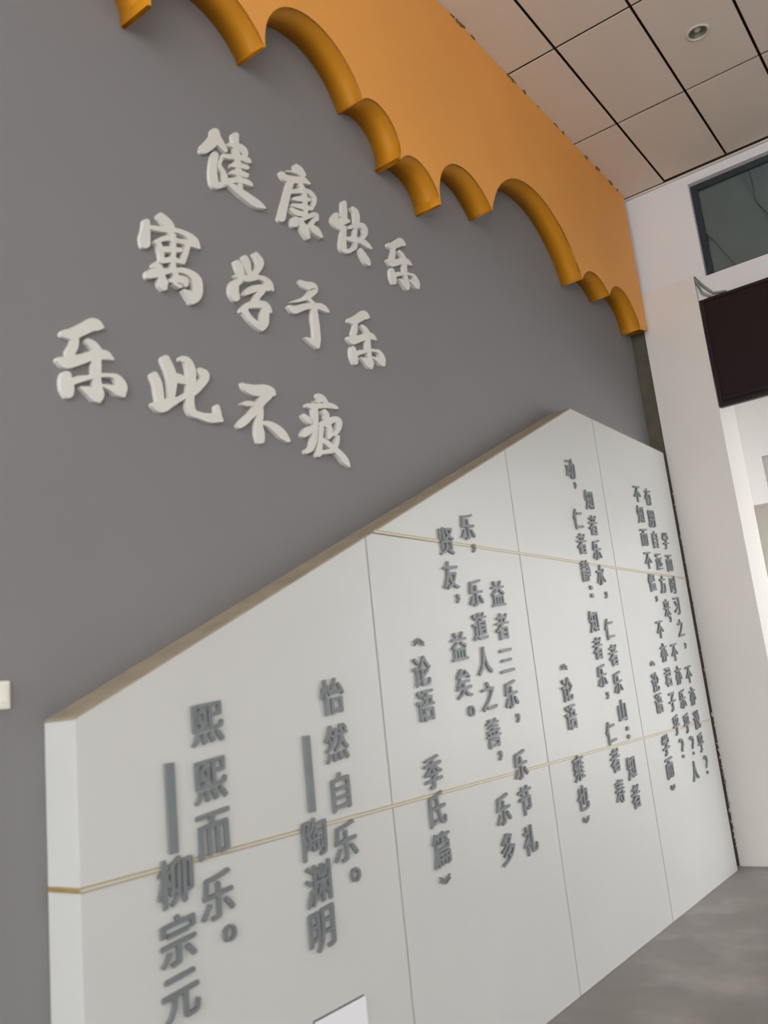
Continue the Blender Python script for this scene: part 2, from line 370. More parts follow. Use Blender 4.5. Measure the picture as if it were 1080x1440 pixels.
# ------------------------------------------------------------------ big brush characters on the grey wall
BRUSH = {  # outline points of every brush stroke, millimetres from the character's centre
'健': [
 [-128,106,-130,94,-132,85,-134,79,-136,78,-140,72,-149,60,-160,45,-170,32,-178,22,-185,13,-191,5,-197,-3,-200,-10,-201,-14,-201,-18,-202,-23,-206,-31,-206,-36,-203,-39,-198,-41,-193,-40,-184,-34,-180,-32,-175,-31,-170,-28,-164,-24,-157,-18,-148,-10,-137,1,-126,13,-114,27,-100,44,-86,64,-73,86,-67,108,-68,122,-71,130,-73,138,-80,144,-89,143,-101,138,-113,130,-122,120],
 [-112,60,-102,57,-91,53,-81,50,-73,47,-65,45,-59,43,-53,41,-47,39,-42,39,-38,41,-33,45,-29,49,-27,54,-27,58,-30,64,-32,70,-35,76,-39,82,-45,89,-52,96,-59,104,-66,111,-79,110,-90,103,-101,93,-109,82,-114,71],
 [-133,-12,-138,-30,-143,-48,-147,-66,-151,-84,-154,-101,-156,-118,-157,-134,-157,-147,-156,-159,-154,-171,-149,-182,-138,-189,-120,-187,-104,-179,-91,-171,-79,-163,-67,-155,-54,-146,-42,-138,-30,-130,-24,-123,-22,-118,-22,-114,-24,-110,-28,-109,-35,-111,-47,-118,-59,-126,-70,-133,-81,-138,-92,-142,-102,-146,-105,-146,-103,-144,-102,-143,-104,-138,-105,-129,-106,-119,-107,-107,-107,-94,-107,-80,-106,-65,-103,-50,-99,-33,-95,-15,-90,3,-93,11,-99,12,-108,10,-117,5,-126,-1],
 [-77,-1,-83,-14,-91,-29,-98,-44,-101,-59,-97,-69,-88,-76,-80,-81,-75,-87,-73,-93,-73,-101,-73,-109,-73,-116,-72,-123,-72,-130,-71,-137,-70,-144,-66,-147,-60,-147,-53,-144,-46,-139,-41,-133,-37,-125,-38,-118,-38,-111,-38,-104,-40,-96,-42,-90,-44,-82,-47,-75,-52,-67,-59,-60,-68,-55,-74,-50,-76,-44,-75,-37,-70,-26,-63,-12,-57,2,-57,7,-59,8,-63,9,-67,7,-72,5],
 [8,156,8,145,8,135,9,123,9,108,11,90,13,70,16,48,17,27,18,6,19,-15,19,-36,20,-56,21,-74,22,-91,23,-108,24,-125,27,-129,33,-129,40,-126,46,-122,52,-117,55,-109,56,-91,57,-73,57,-55,57,-36,57,-15,56,6,56,27,55,49,54,71,53,94,53,115,53,133,54,148,55,160,56,171,58,183,53,189,44,188,34,184,23,177,15,169],
 [-23,80,-12,83,-1,86,9,89,19,91,29,92,39,93,46,93,52,93,57,91,63,89,68,87,72,85,74,83,75,80,75,74,75,67,76,63,80,62,84,63,89,66,94,69,98,75,102,83,107,92,112,103,112,114,109,123,102,130,94,135,82,138,69,137,55,133,42,128,30,123,18,118,5,112,-7,106,-18,101,-24,96,-27,92,-29,88,-29,83,-28,81],
 [-66,-1,-55,3,-43,6,-30,10,-17,15,-1,21,16,28,32,35,46,40,59,43,73,45,85,47,95,49,102,51,107,54,114,56,121,59,124,60,126,61,128,64,130,66,130,68,129,70,128,74,127,79,123,83,115,85,103,84,89,81,72,77,56,71,38,64,20,57,4,49,-11,42,-24,37,-36,32,-48,27,-60,22,-67,17,-70,13,-72,7,-73,3,-71,0],
 [-7,-23,6,-19,18,-14,30,-10,42,-6,54,-2,68,3,82,7,96,12,103,16,107,21,110,26,111,31,110,35,105,36,92,34,79,32,65,29,51,25,37,20,23,13,10,7,-3,1,-10,-5,-13,-10,-15,-16,-15,-21,-13,-24],
 [-13,-64,0,-60,13,-57,25,-53,37,-50,48,-47,59,-45,71,-42,84,-38,93,-34,98,-28,102,-22,103,-16,103,-11,97,-9,86,-10,74,-11,62,-13,48,-17,33,-22,19,-29,5,-35,-9,-42,-15,-47,-19,-52,-20,-56,-21,-61,-19,-64],
 [-66,-146,-50,-136,-34,-125,-19,-116,-4,-107,11,-100,26,-93,42,-86,55,-82,66,-79,76,-78,85,-77,93,-76,100,-74,105,-73,112,-72,118,-70,121,-70,122,-69,124,-67,126,-65,126,-64,126,-62,124,-58,122,-53,119,-48,112,-46,103,-45,93,-45,80,-47,65,-51,49,-56,31,-62,13,-70,-5,-79,-22,-88,-40,-99,-56,-109,-72,-119,-80,-128,-83,-135,-83,-142,-80,-147,-75,-149],
 [-37,-140,-29,-143,-20,-145,-12,-148,-1,-152,12,-155,26,-160,41,-164,56,-168,72,-171,88,-174,104,-177,119,-178,133,-177,145,-174,155,-170,165,-167,174,-164,184,-160,193,-157,203,-153,204,-152,205,-152,206,-151,206,-150,206,-149,206,-149,201,-145,196,-141,190,-138,184,-135,176,-132,169,-130,162,-128,153,-127,140,-125,125,-123,107,-122,91,-120,74,-119,57,-117,40,-116,25,-115,13,-114,2,-114,-8,-114,-19,-114,-26,-116,-31,-120,-36,-125,-39,-131,-40,-136],
],
'康': [
 [-8,178,-5,172,-1,166,3,161,9,156,18,154,28,152,39,151,50,150,60,151,68,156,76,163,83,171,86,178,85,185,79,192,73,198,68,205,61,209,53,212,44,212,35,213,26,213,16,212,8,207,0,200,-6,192,-10,185],
 [-70,126,-54,132,-38,137,-23,142,-9,146,4,148,17,150,31,151,45,153,51,156,55,159,58,163,59,167,59,170,56,171,42,170,29,169,14,167,-2,163,-19,157,-35,149,-52,141,-68,134,-70,132,-71,130,-72,129,-72,127,-72,126],
 [-127,86,-122,80,-116,73,-107,66,-93,63,-75,66,-55,71,-36,78,-17,85,2,92,21,100,37,107,51,113,63,118,78,123,94,128,110,134,113,135,116,137,117,139,118,141,119,143,117,144,107,148,98,153,86,157,69,157,49,151,29,143,11,135,-6,128,-23,122,-41,116,-56,111,-67,108,-75,106,-84,106,-95,108,-106,109,-112,108,-118,105,-123,100,-127,95,-129,91],
 [-69,70,-77,49,-86,29,-94,8,-102,-12,-111,-33,-119,-53,-128,-73,-137,-94,-146,-116,-154,-138,-163,-160,-172,-181,-170,-191,-162,-194,-151,-193,-139,-188,-127,-181,-117,-168,-109,-146,-102,-124,-95,-103,-87,-82,-80,-62,-72,-42,-64,-21,-56,-1,-47,20,-39,41,-30,62,-21,83,-23,92,-29,94,-39,92,-49,88,-59,82],
 [-55,8,-38,15,-21,23,-5,30,12,37,29,46,45,55,60,62,71,67,81,68,91,68,100,66,107,63,113,60,117,56,119,52,120,48,119,42,117,34,113,25,109,16,105,8,99,0,93,-9,87,-18,85,-24,87,-26,90,-27,95,-27,100,-25,106,-20,113,-11,121,-2,130,9,137,20,144,31,150,43,154,55,156,66,155,75,150,83,144,88,136,92,127,96,115,98,101,98,84,96,66,91,48,84,30,75,13,67,-4,58,-22,47,-39,37,-56,27,-62,21,-65,17,-65,12,-64,9,-62,7],
 [-39,-25,-26,-21,-12,-17,1,-13,15,-8,31,-2,49,6,68,14,87,23,95,27,98,32,101,37,101,42,100,45,94,45,76,41,59,37,41,33,23,27,6,19,-9,10,-23,1,-38,-7,-43,-12,-46,-16,-47,-20,-47,-23,-45,-25],
 [-56,-69,-39,-65,-22,-61,-5,-57,14,-53,34,-47,56,-39,79,-32,102,-24,110,-19,115,-14,118,-8,119,-3,118,0,111,1,90,-4,68,-8,46,-14,25,-19,6,-26,-13,-33,-31,-40,-49,-47,-56,-52,-60,-56,-62,-61,-63,-65,-61,-68],
 [18,92,24,81,30,71,36,61,39,48,39,30,37,8,35,-14,34,-35,35,-53,37,-68,40,-82,42,-96,46,-99,51,-98,56,-96,62,-92,67,-88,70,-82,69,-66,69,-51,69,-35,69,-18,71,2,73,25,75,48,74,68,68,83,60,94,52,103,44,112,39,113,33,111,27,107,22,102,19,97],
 [-74,-97,-66,-101,-58,-105,-48,-108,-34,-109,-18,-106,-2,-101,13,-95,28,-90,37,-84,42,-78,45,-72,46,-67,45,-63,38,-62,23,-65,9,-68,-3,-70,-13,-72,-22,-73,-33,-74,-44,-74,-56,-74,-63,-76,-68,-80,-72,-84,-75,-89,-76,-94],
 [-67,-143,-69,-152,-71,-160,-73,-169,-74,-177,-70,-185,-62,-186,-51,-183,-40,-178,-30,-171,-22,-158,-20,-150,-18,-141,-16,-133,-14,-124,-19,-116,-27,-116,-38,-118,-49,-124,-59,-131],
 [-54,-160,-38,-152,-21,-143,-4,-135,13,-125,29,-115,43,-104,56,-95,69,-87,84,-78,100,-68,113,-62,115,-61,110,-60,112,-62,114,-68,116,-75,122,-78,128,-77,136,-74,143,-69,149,-63,152,-56,153,-48,154,-38,152,-27,135,-22,113,-31,93,-42,75,-55,59,-66,44,-77,30,-87,18,-97,6,-105,-7,-113,-23,-121,-39,-129,-55,-137,-63,-144,-66,-149,-67,-155,-66,-159,-62,-161],
 [-16,-148,-12,-157,-8,-167,-4,-176,1,-184,8,-191,17,-198,26,-205,36,-212,41,-214,47,-212,54,-208,60,-203,64,-198,65,-192,64,-180,62,-167,60,-154,55,-144,48,-136,38,-130,28,-126,18,-121,10,-120,3,-123,-5,-128,-11,-134,-16,-141],
 [63,-140,71,-146,79,-152,86,-157,96,-160,108,-162,123,-162,140,-162,156,-162,161,-161,164,-160,168,-157,170,-154,172,-151,171,-148,164,-138,158,-128,151,-119,142,-112,129,-109,115,-110,102,-111,88,-112,79,-114,73,-118,67,-124,62,-130,60,-136],
 [101,-72,91,-84,82,-96,73,-108,63,-120,61,-127,63,-131,68,-132,74,-132,81,-130,90,-123,99,-111,109,-99,118,-87,128,-75,130,-68,128,-64,123,-63,116,-63,110,-66],
],
'快': [
 [-69,143,-71,127,-74,111,-76,96,-78,80,-80,66,-81,53,-81,40,-82,27,-77,21,-68,21,-57,25,-46,31,-37,38,-30,50,-28,64,-26,77,-24,91,-22,106,-21,120,-21,136,-20,151,-19,166,-24,172,-32,171,-43,167,-53,161,-62,154],
 [-146,44,-155,33,-166,20,-176,4,-181,-16,-173,-29,-162,-36,-152,-39,-145,-41,-140,-41,-133,-41,-125,-40,-116,-40,-105,-40,-95,-36,-85,-28,-76,-20,-70,-12,-71,-3,-70,4,-70,10,-72,17,-78,24,-89,27,-101,28,-109,28,-112,25,-114,23,-114,28,-110,39,-106,50,-106,58,-111,61,-119,60,-128,58,-137,53],
 [-104,-18,-88,-7,-71,4,-57,14,-46,22,-39,27,-33,32,-25,37,-16,43,-10,47,-6,50,-5,54,-4,58,-5,60,-10,60,-16,61,-23,62,-33,62,-48,58,-64,51,-82,42,-99,34,-116,26,-133,10,-138,-2,-138,-13,-133,-21,-123,-24],
 [-85,-12,-93,-33,-101,-54,-109,-74,-115,-93,-121,-110,-125,-126,-128,-141,-127,-153,-123,-162,-115,-169,-104,-172,-90,-172,-75,-168,-59,-162,-43,-154,-27,-145,-12,-135,4,-123,19,-110,32,-95,39,-81,41,-70,41,-61,41,-53,39,-49,34,-49,28,-50,21,-53,16,-57,11,-64,7,-74,4,-83,0,-90,-3,-95,-9,-101,-18,-110,-29,-119,-39,-126,-48,-131,-58,-136,-65,-139,-69,-139,-68,-137,-67,-134,-67,-129,-66,-123,-66,-114,-65,-103,-64,-89,-61,-74,-58,-57,-55,-39,-50,-19,-46,0,-49,6,-54,6,-62,5,-70,1,-78,-4],
 [13,137,20,132,28,128,32,124,35,119,36,110,36,96,35,82,34,68,32,55,29,43,24,29,20,14,17,0,13,-14,10,-27,7,-41,10,-45,15,-45,21,-44,29,-41,35,-36,40,-29,44,-15,48,-2,52,12,56,25,63,39,71,54,79,71,85,88,88,105,90,122,89,138,85,152,75,160,62,163,50,163,39,164,31,162,24,158,18,152,13,146,11,141],
 [-23,-1,-6,8,11,17,28,25,44,33,61,40,76,47,87,51,90,52,95,50,103,45,108,38,110,32,109,27,104,19,95,8,87,-2,79,-10,70,-18,59,-26,48,-35,42,-44,42,-49,45,-53,51,-54,58,-53,69,-48,80,-39,91,-30,103,-19,115,-7,127,5,138,19,149,35,156,51,155,65,150,78,140,88,124,93,101,89,78,80,59,69,41,59,24,49,6,39,-11,28,-28,17,-35,11,-38,6,-38,1,-36,-2,-32,-4],
 [-59,-84,-42,-80,-25,-76,-8,-73,8,-69,27,-65,45,-60,63,-56,77,-53,88,-53,98,-54,109,-56,122,-57,135,-56,147,-54,161,-52,174,-50,176,-50,178,-49,179,-48,180,-46,181,-45,180,-44,174,-38,169,-32,162,-27,154,-22,145,-18,135,-15,121,-13,103,-13,83,-16,63,-21,42,-26,22,-32,3,-38,-16,-46,-34,-53,-52,-60,-60,-65,-65,-71,-67,-76,-68,-81,-66,-84],
 [47,-101,49,-109,52,-118,55,-126,59,-135,65,-143,72,-152,80,-160,88,-166,95,-169,103,-170,110,-171,117,-171,124,-172,130,-169,137,-165,142,-160,145,-156,145,-150,145,-145,145,-139,144,-133,141,-127,134,-121,125,-114,115,-107,106,-101,98,-96,89,-92,81,-88,72,-83,67,-83,61,-84,56,-88,51,-92,47,-96],
],
'寓': [
 [-66,155,-60,150,-54,146,-48,141,-41,137,-34,133,-26,130,-21,127,-17,126,-16,124,-14,119,-14,111,-13,103,-11,98,-6,97,-1,98,5,101,10,105,14,112,18,121,21,131,24,143,23,156,17,165,10,172,2,176,-6,180,-13,183,-22,185,-30,187,-38,189,-48,188,-55,183,-62,177,-66,169,-69,162],
 [-145,106,-146,95,-148,84,-150,73,-152,64,-155,56,-158,48,-162,38,-165,27,-165,17,-164,8,-163,1,-162,-7,-156,-15,-148,-15,-137,-12,-127,-6,-118,2,-113,15,-112,24,-112,33,-111,40,-111,46,-111,52,-111,59,-110,68,-110,78,-109,88,-109,99,-109,110,-109,120,-113,127,-119,127,-126,125,-134,121,-140,116],
 [-119,83,-107,85,-96,87,-83,90,-70,92,-57,96,-42,100,-28,104,-15,108,-1,113,12,118,24,122,36,126,48,127,59,128,69,127,79,126,87,123,95,118,102,113,108,109,112,106,115,102,120,98,127,95,134,94,142,94,150,96,158,97,160,97,162,98,163,99,165,101,165,103,165,104,164,110,163,117,162,122,161,127,159,132,156,137,151,143,143,148,133,151,122,154,109,155,96,155,84,155,70,154,57,152,44,150,30,147,17,144,4,141,-10,137,-24,133,-38,128,-52,122,-65,117,-78,113,-90,109,-103,105,-115,101,-120,98,-123,94,-124,90,-124,86,-123,84],
 [-79,29,-65,39,-52,50,-39,58,-29,65,-18,68,-6,71,8,73,23,75,38,78,53,81,68,84,81,87,92,88,103,90,113,91,124,93,133,98,138,104,141,111,142,118,140,122,134,124,123,122,112,119,101,116,88,113,75,109,60,106,45,102,31,99,17,97,3,96,-12,93,-29,87,-46,78,-61,66,-74,55,-88,45,-92,39,-93,34,-92,30,-89,28,-85,27],
 [-81,33,-79,23,-76,13,-74,4,-72,-6,-70,-16,-69,-26,-68,-37,-67,-48,-64,-51,-59,-51,-54,-50,-49,-47,-45,-43,-43,-36,-43,-25,-43,-14,-44,-3,-45,9,-48,19,-51,29,-54,38,-58,48,-62,50,-66,50,-72,47,-76,43,-80,39],
 [76,88,72,78,68,68,64,57,60,46,56,34,51,22,46,8,41,-5,42,-11,46,-14,52,-14,58,-12,64,-9,70,-2,76,11,81,25,87,38,92,50,96,62,100,73,103,83,106,93,105,100,101,102,95,102,88,100,82,96],
 [-65,-6,-53,-1,-40,4,-28,9,-15,14,-1,20,14,26,30,32,46,38,53,42,56,47,57,52,57,57,55,60,49,60,34,56,18,52,2,47,-13,42,-27,37,-40,31,-53,25,-65,19,-72,13,-75,8,-76,2,-75,-3,-72,-6],
 [-67,-56,-52,-49,-37,-42,-23,-35,-9,-30,6,-26,23,-21,41,-17,60,-13,65,-11,67,-7,69,-4,70,0,69,2,66,3,48,2,31,2,13,0,-6,-4,-24,-11,-41,-20,-55,-30,-70,-39,-75,-43,-76,-47,-77,-51,-75,-55,-72,-56],
 [3,101,2,81,1,62,-1,42,-2,23,-5,3,-8,-19,-10,-39,-11,-57,-9,-70,-6,-80,-1,-87,2,-95,7,-97,13,-95,18,-92,24,-88,27,-83,28,-76,24,-69,19,-62,16,-55,14,-45,14,-30,16,-11,18,10,20,31,22,51,23,70,24,90,26,110,23,113,20,114,15,113,10,110,6,106],
 [-107,-84,-100,-86,-93,-89,-87,-91,-80,-93,-72,-92,-66,-87,-61,-81,-58,-75,-57,-69,-61,-64,-68,-63,-76,-62,-83,-61,-91,-60,-98,-61,-102,-65,-106,-70,-109,-75,-110,-80],
 [-130,-146,-118,-140,-106,-134,-93,-128,-78,-120,-62,-110,-45,-99,-27,-88,-11,-79,6,-72,22,-66,38,-62,51,-59,63,-59,73,-59,82,-61,90,-64,97,-68,101,-72,104,-76,106,-80,106,-87,106,-96,105,-107,103,-117,101,-124,98,-131,94,-137,92,-144,90,-149,88,-156,84,-164,80,-173,78,-181,80,-185,84,-188,90,-189,96,-188,105,-182,113,-176,122,-169,132,-159,141,-149,148,-137,152,-126,156,-114,158,-102,159,-89,159,-76,158,-62,154,-50,146,-41,137,-35,126,-31,115,-29,103,-28,89,-28,75,-29,59,-32,42,-36,24,-43,6,-50,-12,-57,-31,-65,-50,-73,-68,-81,-83,-88,-97,-93,-109,-99,-121,-104,-133,-109,-143,-118,-147,-127,-148,-135,-145,-142,-141,-147],
 [44,-145,50,-150,56,-156,61,-162,64,-166,67,-169,71,-172,75,-176,79,-180,89,-182,98,-178,107,-172,114,-165,118,-157,117,-148,114,-143,110,-138,105,-133,97,-130,86,-129,74,-130,63,-132,52,-133,49,-134,46,-136,45,-138,43,-141,43,-143],
 [-83,-119,-84,-129,-85,-139,-86,-148,-85,-156,-81,-163,-77,-167,-72,-170,-67,-174,-62,-176,-57,-176,-51,-173,-46,-169,-42,-164,-41,-158,-40,-151,-38,-143,-37,-136,-37,-130,-40,-123,-44,-117,-48,-110,-53,-103,-57,-99,-63,-99,-70,-102,-76,-106,-81,-111],
 [-17,-128,-6,-123,5,-119,15,-115,21,-114,27,-113,34,-113,39,-113,42,-112,43,-111,46,-111,50,-114,54,-118,58,-120,62,-119,66,-117,70,-114,73,-111,74,-106,76,-100,77,-93,77,-84,71,-77,61,-74,50,-74,39,-75,26,-79,12,-85,0,-92,-11,-100,-21,-107,-27,-112,-29,-117,-29,-122,-27,-126,-24,-128],
 [-5,-133,2,-135,10,-136,18,-137,25,-138,31,-136,35,-133,38,-129,40,-124,39,-120,36,-118,27,-118,19,-119,10,-119,2,-120,-2,-121,-5,-123,-7,-126,-8,-129,-7,-132],
],
'学': [
 [-105,90,-103,83,-100,76,-98,69,-95,62,-91,56,-86,51,-80,45,-75,40,-68,37,-61,39,-53,43,-47,49,-42,55,-41,63,-43,70,-45,78,-47,86,-51,93,-55,99,-61,104,-66,109,-71,114,-78,116,-85,114,-93,109,-100,104,-104,98],
 [-50,134,-47,127,-44,121,-41,115,-38,109,-36,103,-34,95,-31,86,-27,78,-23,72,-19,67,-15,63,-10,59,-5,58,1,59,7,63,12,68,15,72,16,78,13,83,10,88,7,93,6,98,5,105,5,114,5,125,3,134,-1,142,-6,148,-11,154,-16,159,-24,161,-31,158,-38,154,-45,148,-50,141],
 [26,177,33,169,39,161,44,153,46,148,46,145,45,141,43,134,39,125,34,115,26,104,16,91,7,78,5,70,7,66,12,64,19,63,27,65,36,72,46,85,57,98,68,111,77,125,85,137,91,149,96,163,95,176,88,187,77,193,66,199,56,204,49,204,42,201,35,196,29,190,25,184],
 [-106,22,-95,21,-83,19,-71,18,-56,18,-41,21,-27,25,-13,30,1,36,16,43,30,52,42,59,53,64,63,66,72,66,80,65,87,63,91,60,94,56,98,51,104,46,112,43,121,40,132,37,142,34,144,33,146,34,149,36,151,38,152,40,152,42,151,51,149,61,147,70,143,78,138,83,130,87,121,91,110,92,98,93,86,92,72,90,58,88,43,84,28,79,13,74,1,70,-12,64,-25,58,-37,53,-48,48,-59,45,-72,42,-85,39,-99,36,-103,35,-106,32,-108,29,-109,26,-109,24],
 [-78,22,-90,16,-103,10,-118,0,-134,-15,-145,-31,-150,-46,-152,-59,-152,-71,-149,-82,-143,-90,-136,-96,-130,-102,-122,-105,-113,-104,-103,-99,-95,-92,-89,-84,-87,-74,-88,-65,-90,-57,-91,-49,-90,-44,-90,-37,-89,-31,-89,-25,-90,-24,-90,-22,-85,-16,-75,-6,-65,3,-60,11,-59,16,-60,21,-64,24,-69,25],
 [-42,-49,-32,-43,-22,-36,-13,-32,-4,-27,8,-20,23,-12,40,-3,56,4,70,10,84,15,99,20,115,25,127,33,132,41,134,49,133,56,129,61,117,61,102,55,87,49,71,43,54,36,36,28,18,21,0,12,-17,2,-32,-9,-42,-19,-49,-28,-57,-37,-61,-43,-61,-47,-58,-51,-55,-53,-50,-53],
 [58,14,48,5,37,-5,25,-15,15,-27,7,-39,2,-49,-2,-58,-5,-66,-4,-74,1,-76,9,-77,18,-75,26,-71,35,-62,39,-53,42,-45,45,-39,48,-34,53,-28,61,-19,71,-10,81,0,85,8,85,14,81,17,75,19,68,19],
 [-64,-143,-55,-133,-46,-124,-39,-117,-33,-113,-24,-109,-11,-104,3,-99,18,-95,32,-90,45,-86,54,-83,60,-82,64,-83,71,-86,78,-90,87,-94,96,-94,104,-93,110,-90,116,-88,119,-88,120,-87,122,-85,123,-84,123,-82,122,-81,121,-77,120,-73,119,-69,118,-65,115,-60,109,-53,100,-46,86,-41,67,-43,50,-47,34,-53,20,-58,4,-64,-13,-71,-30,-79,-47,-89,-62,-102,-73,-114,-81,-124,-89,-133,-92,-141,-90,-146,-86,-149,-80,-150,-73,-149],
 [-79,-144,-72,-151,-65,-158,-57,-164,-49,-171,-41,-176,-32,-181,-23,-186,-14,-190,-5,-194,3,-197,11,-199,19,-202,32,-199,41,-193,48,-185,53,-177,54,-170,48,-163,38,-163,28,-163,19,-163,11,-161,2,-159,-6,-155,-14,-151,-22,-147,-29,-141,-35,-134,-41,-127,-48,-120,-55,-119,-62,-121,-70,-126,-76,-131,-79,-137],
 [57,-83,53,-94,49,-106,45,-117,42,-129,39,-140,38,-150,37,-158,36,-163,35,-168,33,-175,30,-183,26,-192,25,-199,28,-202,33,-204,39,-204,46,-202,54,-196,62,-188,71,-180,80,-170,88,-157,93,-145,94,-134,95,-124,96,-116,98,-106,100,-96,103,-85,106,-73,103,-65,96,-63,86,-63,75,-67,66,-72],
],
'于': [
 [-58,148,-52,143,-46,137,-38,132,-27,128,-12,127,2,128,13,129,19,128,23,128,26,129,27,132,29,139,30,140,24,134,14,125,5,115,-2,107,-9,100,-17,92,-25,84,-36,76,-48,68,-61,60,-74,51,-87,44,-102,36,-116,28,-131,20,-133,18,-133,17,-133,16,-133,15,-132,14,-130,15,-115,20,-100,25,-85,30,-70,37,-54,44,-40,51,-25,59,-11,67,1,75,14,82,25,90,36,98,48,108,61,120,75,133,86,150,88,168,80,178,69,183,56,184,39,182,23,178,10,174,-1,171,-10,169,-20,167,-31,166,-43,165,-48,164,-52,162,-56,158,-59,154,-60,151],
 [-7,70,2,66,12,62,21,59,31,55,37,56,42,58,47,62,50,66,52,70,50,74,40,77,31,81,21,85,11,88,5,88,0,85,-4,81,-8,77,-9,73],
 [-160,-26,-153,-31,-145,-37,-133,-41,-112,-40,-88,-30,-69,-18,-52,-7,-37,3,-20,11,-2,20,16,28,32,35,47,39,60,42,72,44,83,45,90,46,98,46,105,45,114,45,122,46,131,46,140,47,150,48,154,48,157,50,160,52,162,55,163,57,162,60,158,64,154,69,149,74,142,78,135,81,126,83,115,83,101,83,86,80,70,75,52,70,35,64,16,58,-4,51,-25,43,-45,35,-65,25,-84,15,-98,8,-105,5,-109,3,-117,0,-129,-2,-142,-4,-150,-6,-155,-9,-160,-14,-163,-19,-163,-23],
 [23,45,20,29,18,13,15,-4,14,-19,14,-34,15,-47,17,-60,17,-72,17,-86,16,-100,16,-113,15,-125,14,-135,12,-144,11,-153,11,-162,14,-169,17,-174,22,-177,26,-181,29,-184,34,-184,40,-183,46,-180,51,-176,54,-170,56,-164,59,-157,62,-151,64,-145,66,-138,68,-129,70,-119,71,-107,71,-95,71,-81,71,-67,71,-52,70,-39,69,-26,68,-13,68,1,67,15,66,30,66,45,65,60,61,66,54,66,45,64,36,60,28,54],
 [-57,-152,-48,-156,-40,-160,-32,-163,-24,-167,-16,-170,-7,-174,3,-177,12,-180,24,-179,33,-174,41,-167,46,-159,48,-152,43,-146,32,-144,21,-142,10,-141,-3,-140,-16,-141,-28,-143,-41,-145,-53,-147,-55,-148,-56,-149,-57,-150,-57,-151,-57,-152],
],
'乐': [
 [-120,58,-112,58,-103,57,-91,58,-77,62,-62,70,-46,79,-32,89,-19,98,-7,106,3,113,9,118,11,120,11,121,15,123,23,125,31,127,37,131,42,134,47,138,53,141,56,142,57,144,59,146,59,148,59,150,57,151,55,155,53,159,50,163,46,167,41,170,33,173,21,174,5,170,-11,162,-22,153,-32,145,-41,137,-53,128,-66,118,-78,109,-87,103,-93,98,-100,94,-109,90,-118,85,-125,80,-128,75,-130,69,-129,64,-127,60],
 [-83,67,-85,59,-87,51,-89,44,-91,38,-95,32,-99,24,-104,16,-109,7,-109,-3,-106,-8,-99,-11,-91,-12,-83,-9,-74,-1,-70,8,-66,17,-61,26,-57,37,-55,47,-54,56,-53,64,-53,72,-55,79,-60,81,-66,81,-73,79,-78,75],
 [-147,-45,-140,-50,-133,-56,-123,-60,-108,-60,-92,-55,-77,-47,-62,-38,-48,-30,-33,-22,-19,-13,-6,-5,6,1,19,6,32,10,43,14,52,16,58,18,65,20,74,21,81,22,87,23,90,24,93,25,96,25,97,26,98,26,98,27,99,28,99,28,98,29,97,31,96,34,94,36,91,39,88,43,83,49,73,54,60,56,45,54,30,49,15,42,-1,36,-16,29,-31,21,-45,13,-58,7,-72,1,-86,-4,-98,-8,-106,-11,-112,-14,-119,-18,-129,-22,-140,-26,-145,-28,-148,-31,-150,-35,-151,-39,-151,-43],
 [-24,62,-18,59,-12,55,-7,52,-3,49,1,45,6,41,11,36,17,30,24,29,31,31,37,36,42,42,44,48,43,55,38,60,33,66,27,71,20,76,12,79,4,81,-4,81,-11,82,-17,82,-20,79,-24,75,-26,70,-26,66],
 [2,34,0,21,-1,8,-2,-5,-3,-17,-3,-30,-3,-43,-3,-56,-3,-68,-2,-80,-1,-92,0,-103,1,-113,3,-122,4,-129,5,-134,6,-137,7,-140,8,-144,10,-150,11,-156,12,-161,15,-162,20,-163,24,-162,29,-160,32,-155,36,-149,41,-142,45,-134,47,-125,46,-116,44,-109,41,-104,39,-98,37,-89,36,-79,35,-68,35,-57,36,-46,37,-33,39,-19,39,-6,39,7,38,20,37,32,36,45,32,51,26,52,19,51,11,48,6,43],
 [-55,-125,-48,-128,-42,-132,-36,-136,-30,-140,-24,-145,-17,-150,-10,-156,-2,-161,9,-161,18,-157,26,-149,31,-140,33,-132,28,-123,19,-120,9,-116,-1,-113,-12,-110,-23,-110,-33,-112,-42,-114,-51,-116,-54,-116,-56,-118,-57,-120,-57,-122,-57,-123],
 [-132,-89,-134,-94,-136,-100,-137,-107,-138,-116,-138,-125,-137,-134,-136,-141,-135,-147,-132,-152,-129,-157,-126,-162,-123,-167,-117,-173,-110,-174,-102,-172,-94,-167,-88,-161,-85,-151,-84,-144,-82,-138,-82,-131,-82,-124,-84,-117,-86,-110,-89,-104,-90,-100,-91,-97,-92,-94,-92,-89,-92,-83,-95,-75,-101,-72,-110,-71,-119,-74,-126,-79],
 [-97,-127,-88,-121,-78,-115,-69,-109,-60,-104,-50,-99,-40,-94,-29,-88,-18,-83,-7,-78,3,-73,13,-69,23,-65,34,-61,45,-56,57,-53,67,-51,76,-50,84,-50,90,-52,94,-54,98,-58,101,-64,104,-70,106,-76,108,-80,109,-84,110,-89,111,-94,114,-98,117,-102,120,-106,123,-111,125,-115,128,-115,132,-115,136,-113,139,-111,142,-106,144,-100,147,-93,150,-86,151,-79,151,-72,150,-66,147,-58,143,-51,137,-45,129,-39,120,-34,110,-30,100,-30,89,-31,79,-33,69,-36,57,-38,45,-41,33,-44,21,-48,10,-52,-1,-56,-11,-61,-21,-65,-32,-69,-43,-72,-55,-76,-66,-80,-78,-86,-88,-91,-98,-97,-108,-102,-114,-110,-115,-116,-114,-121,-110,-126,-106,-129],
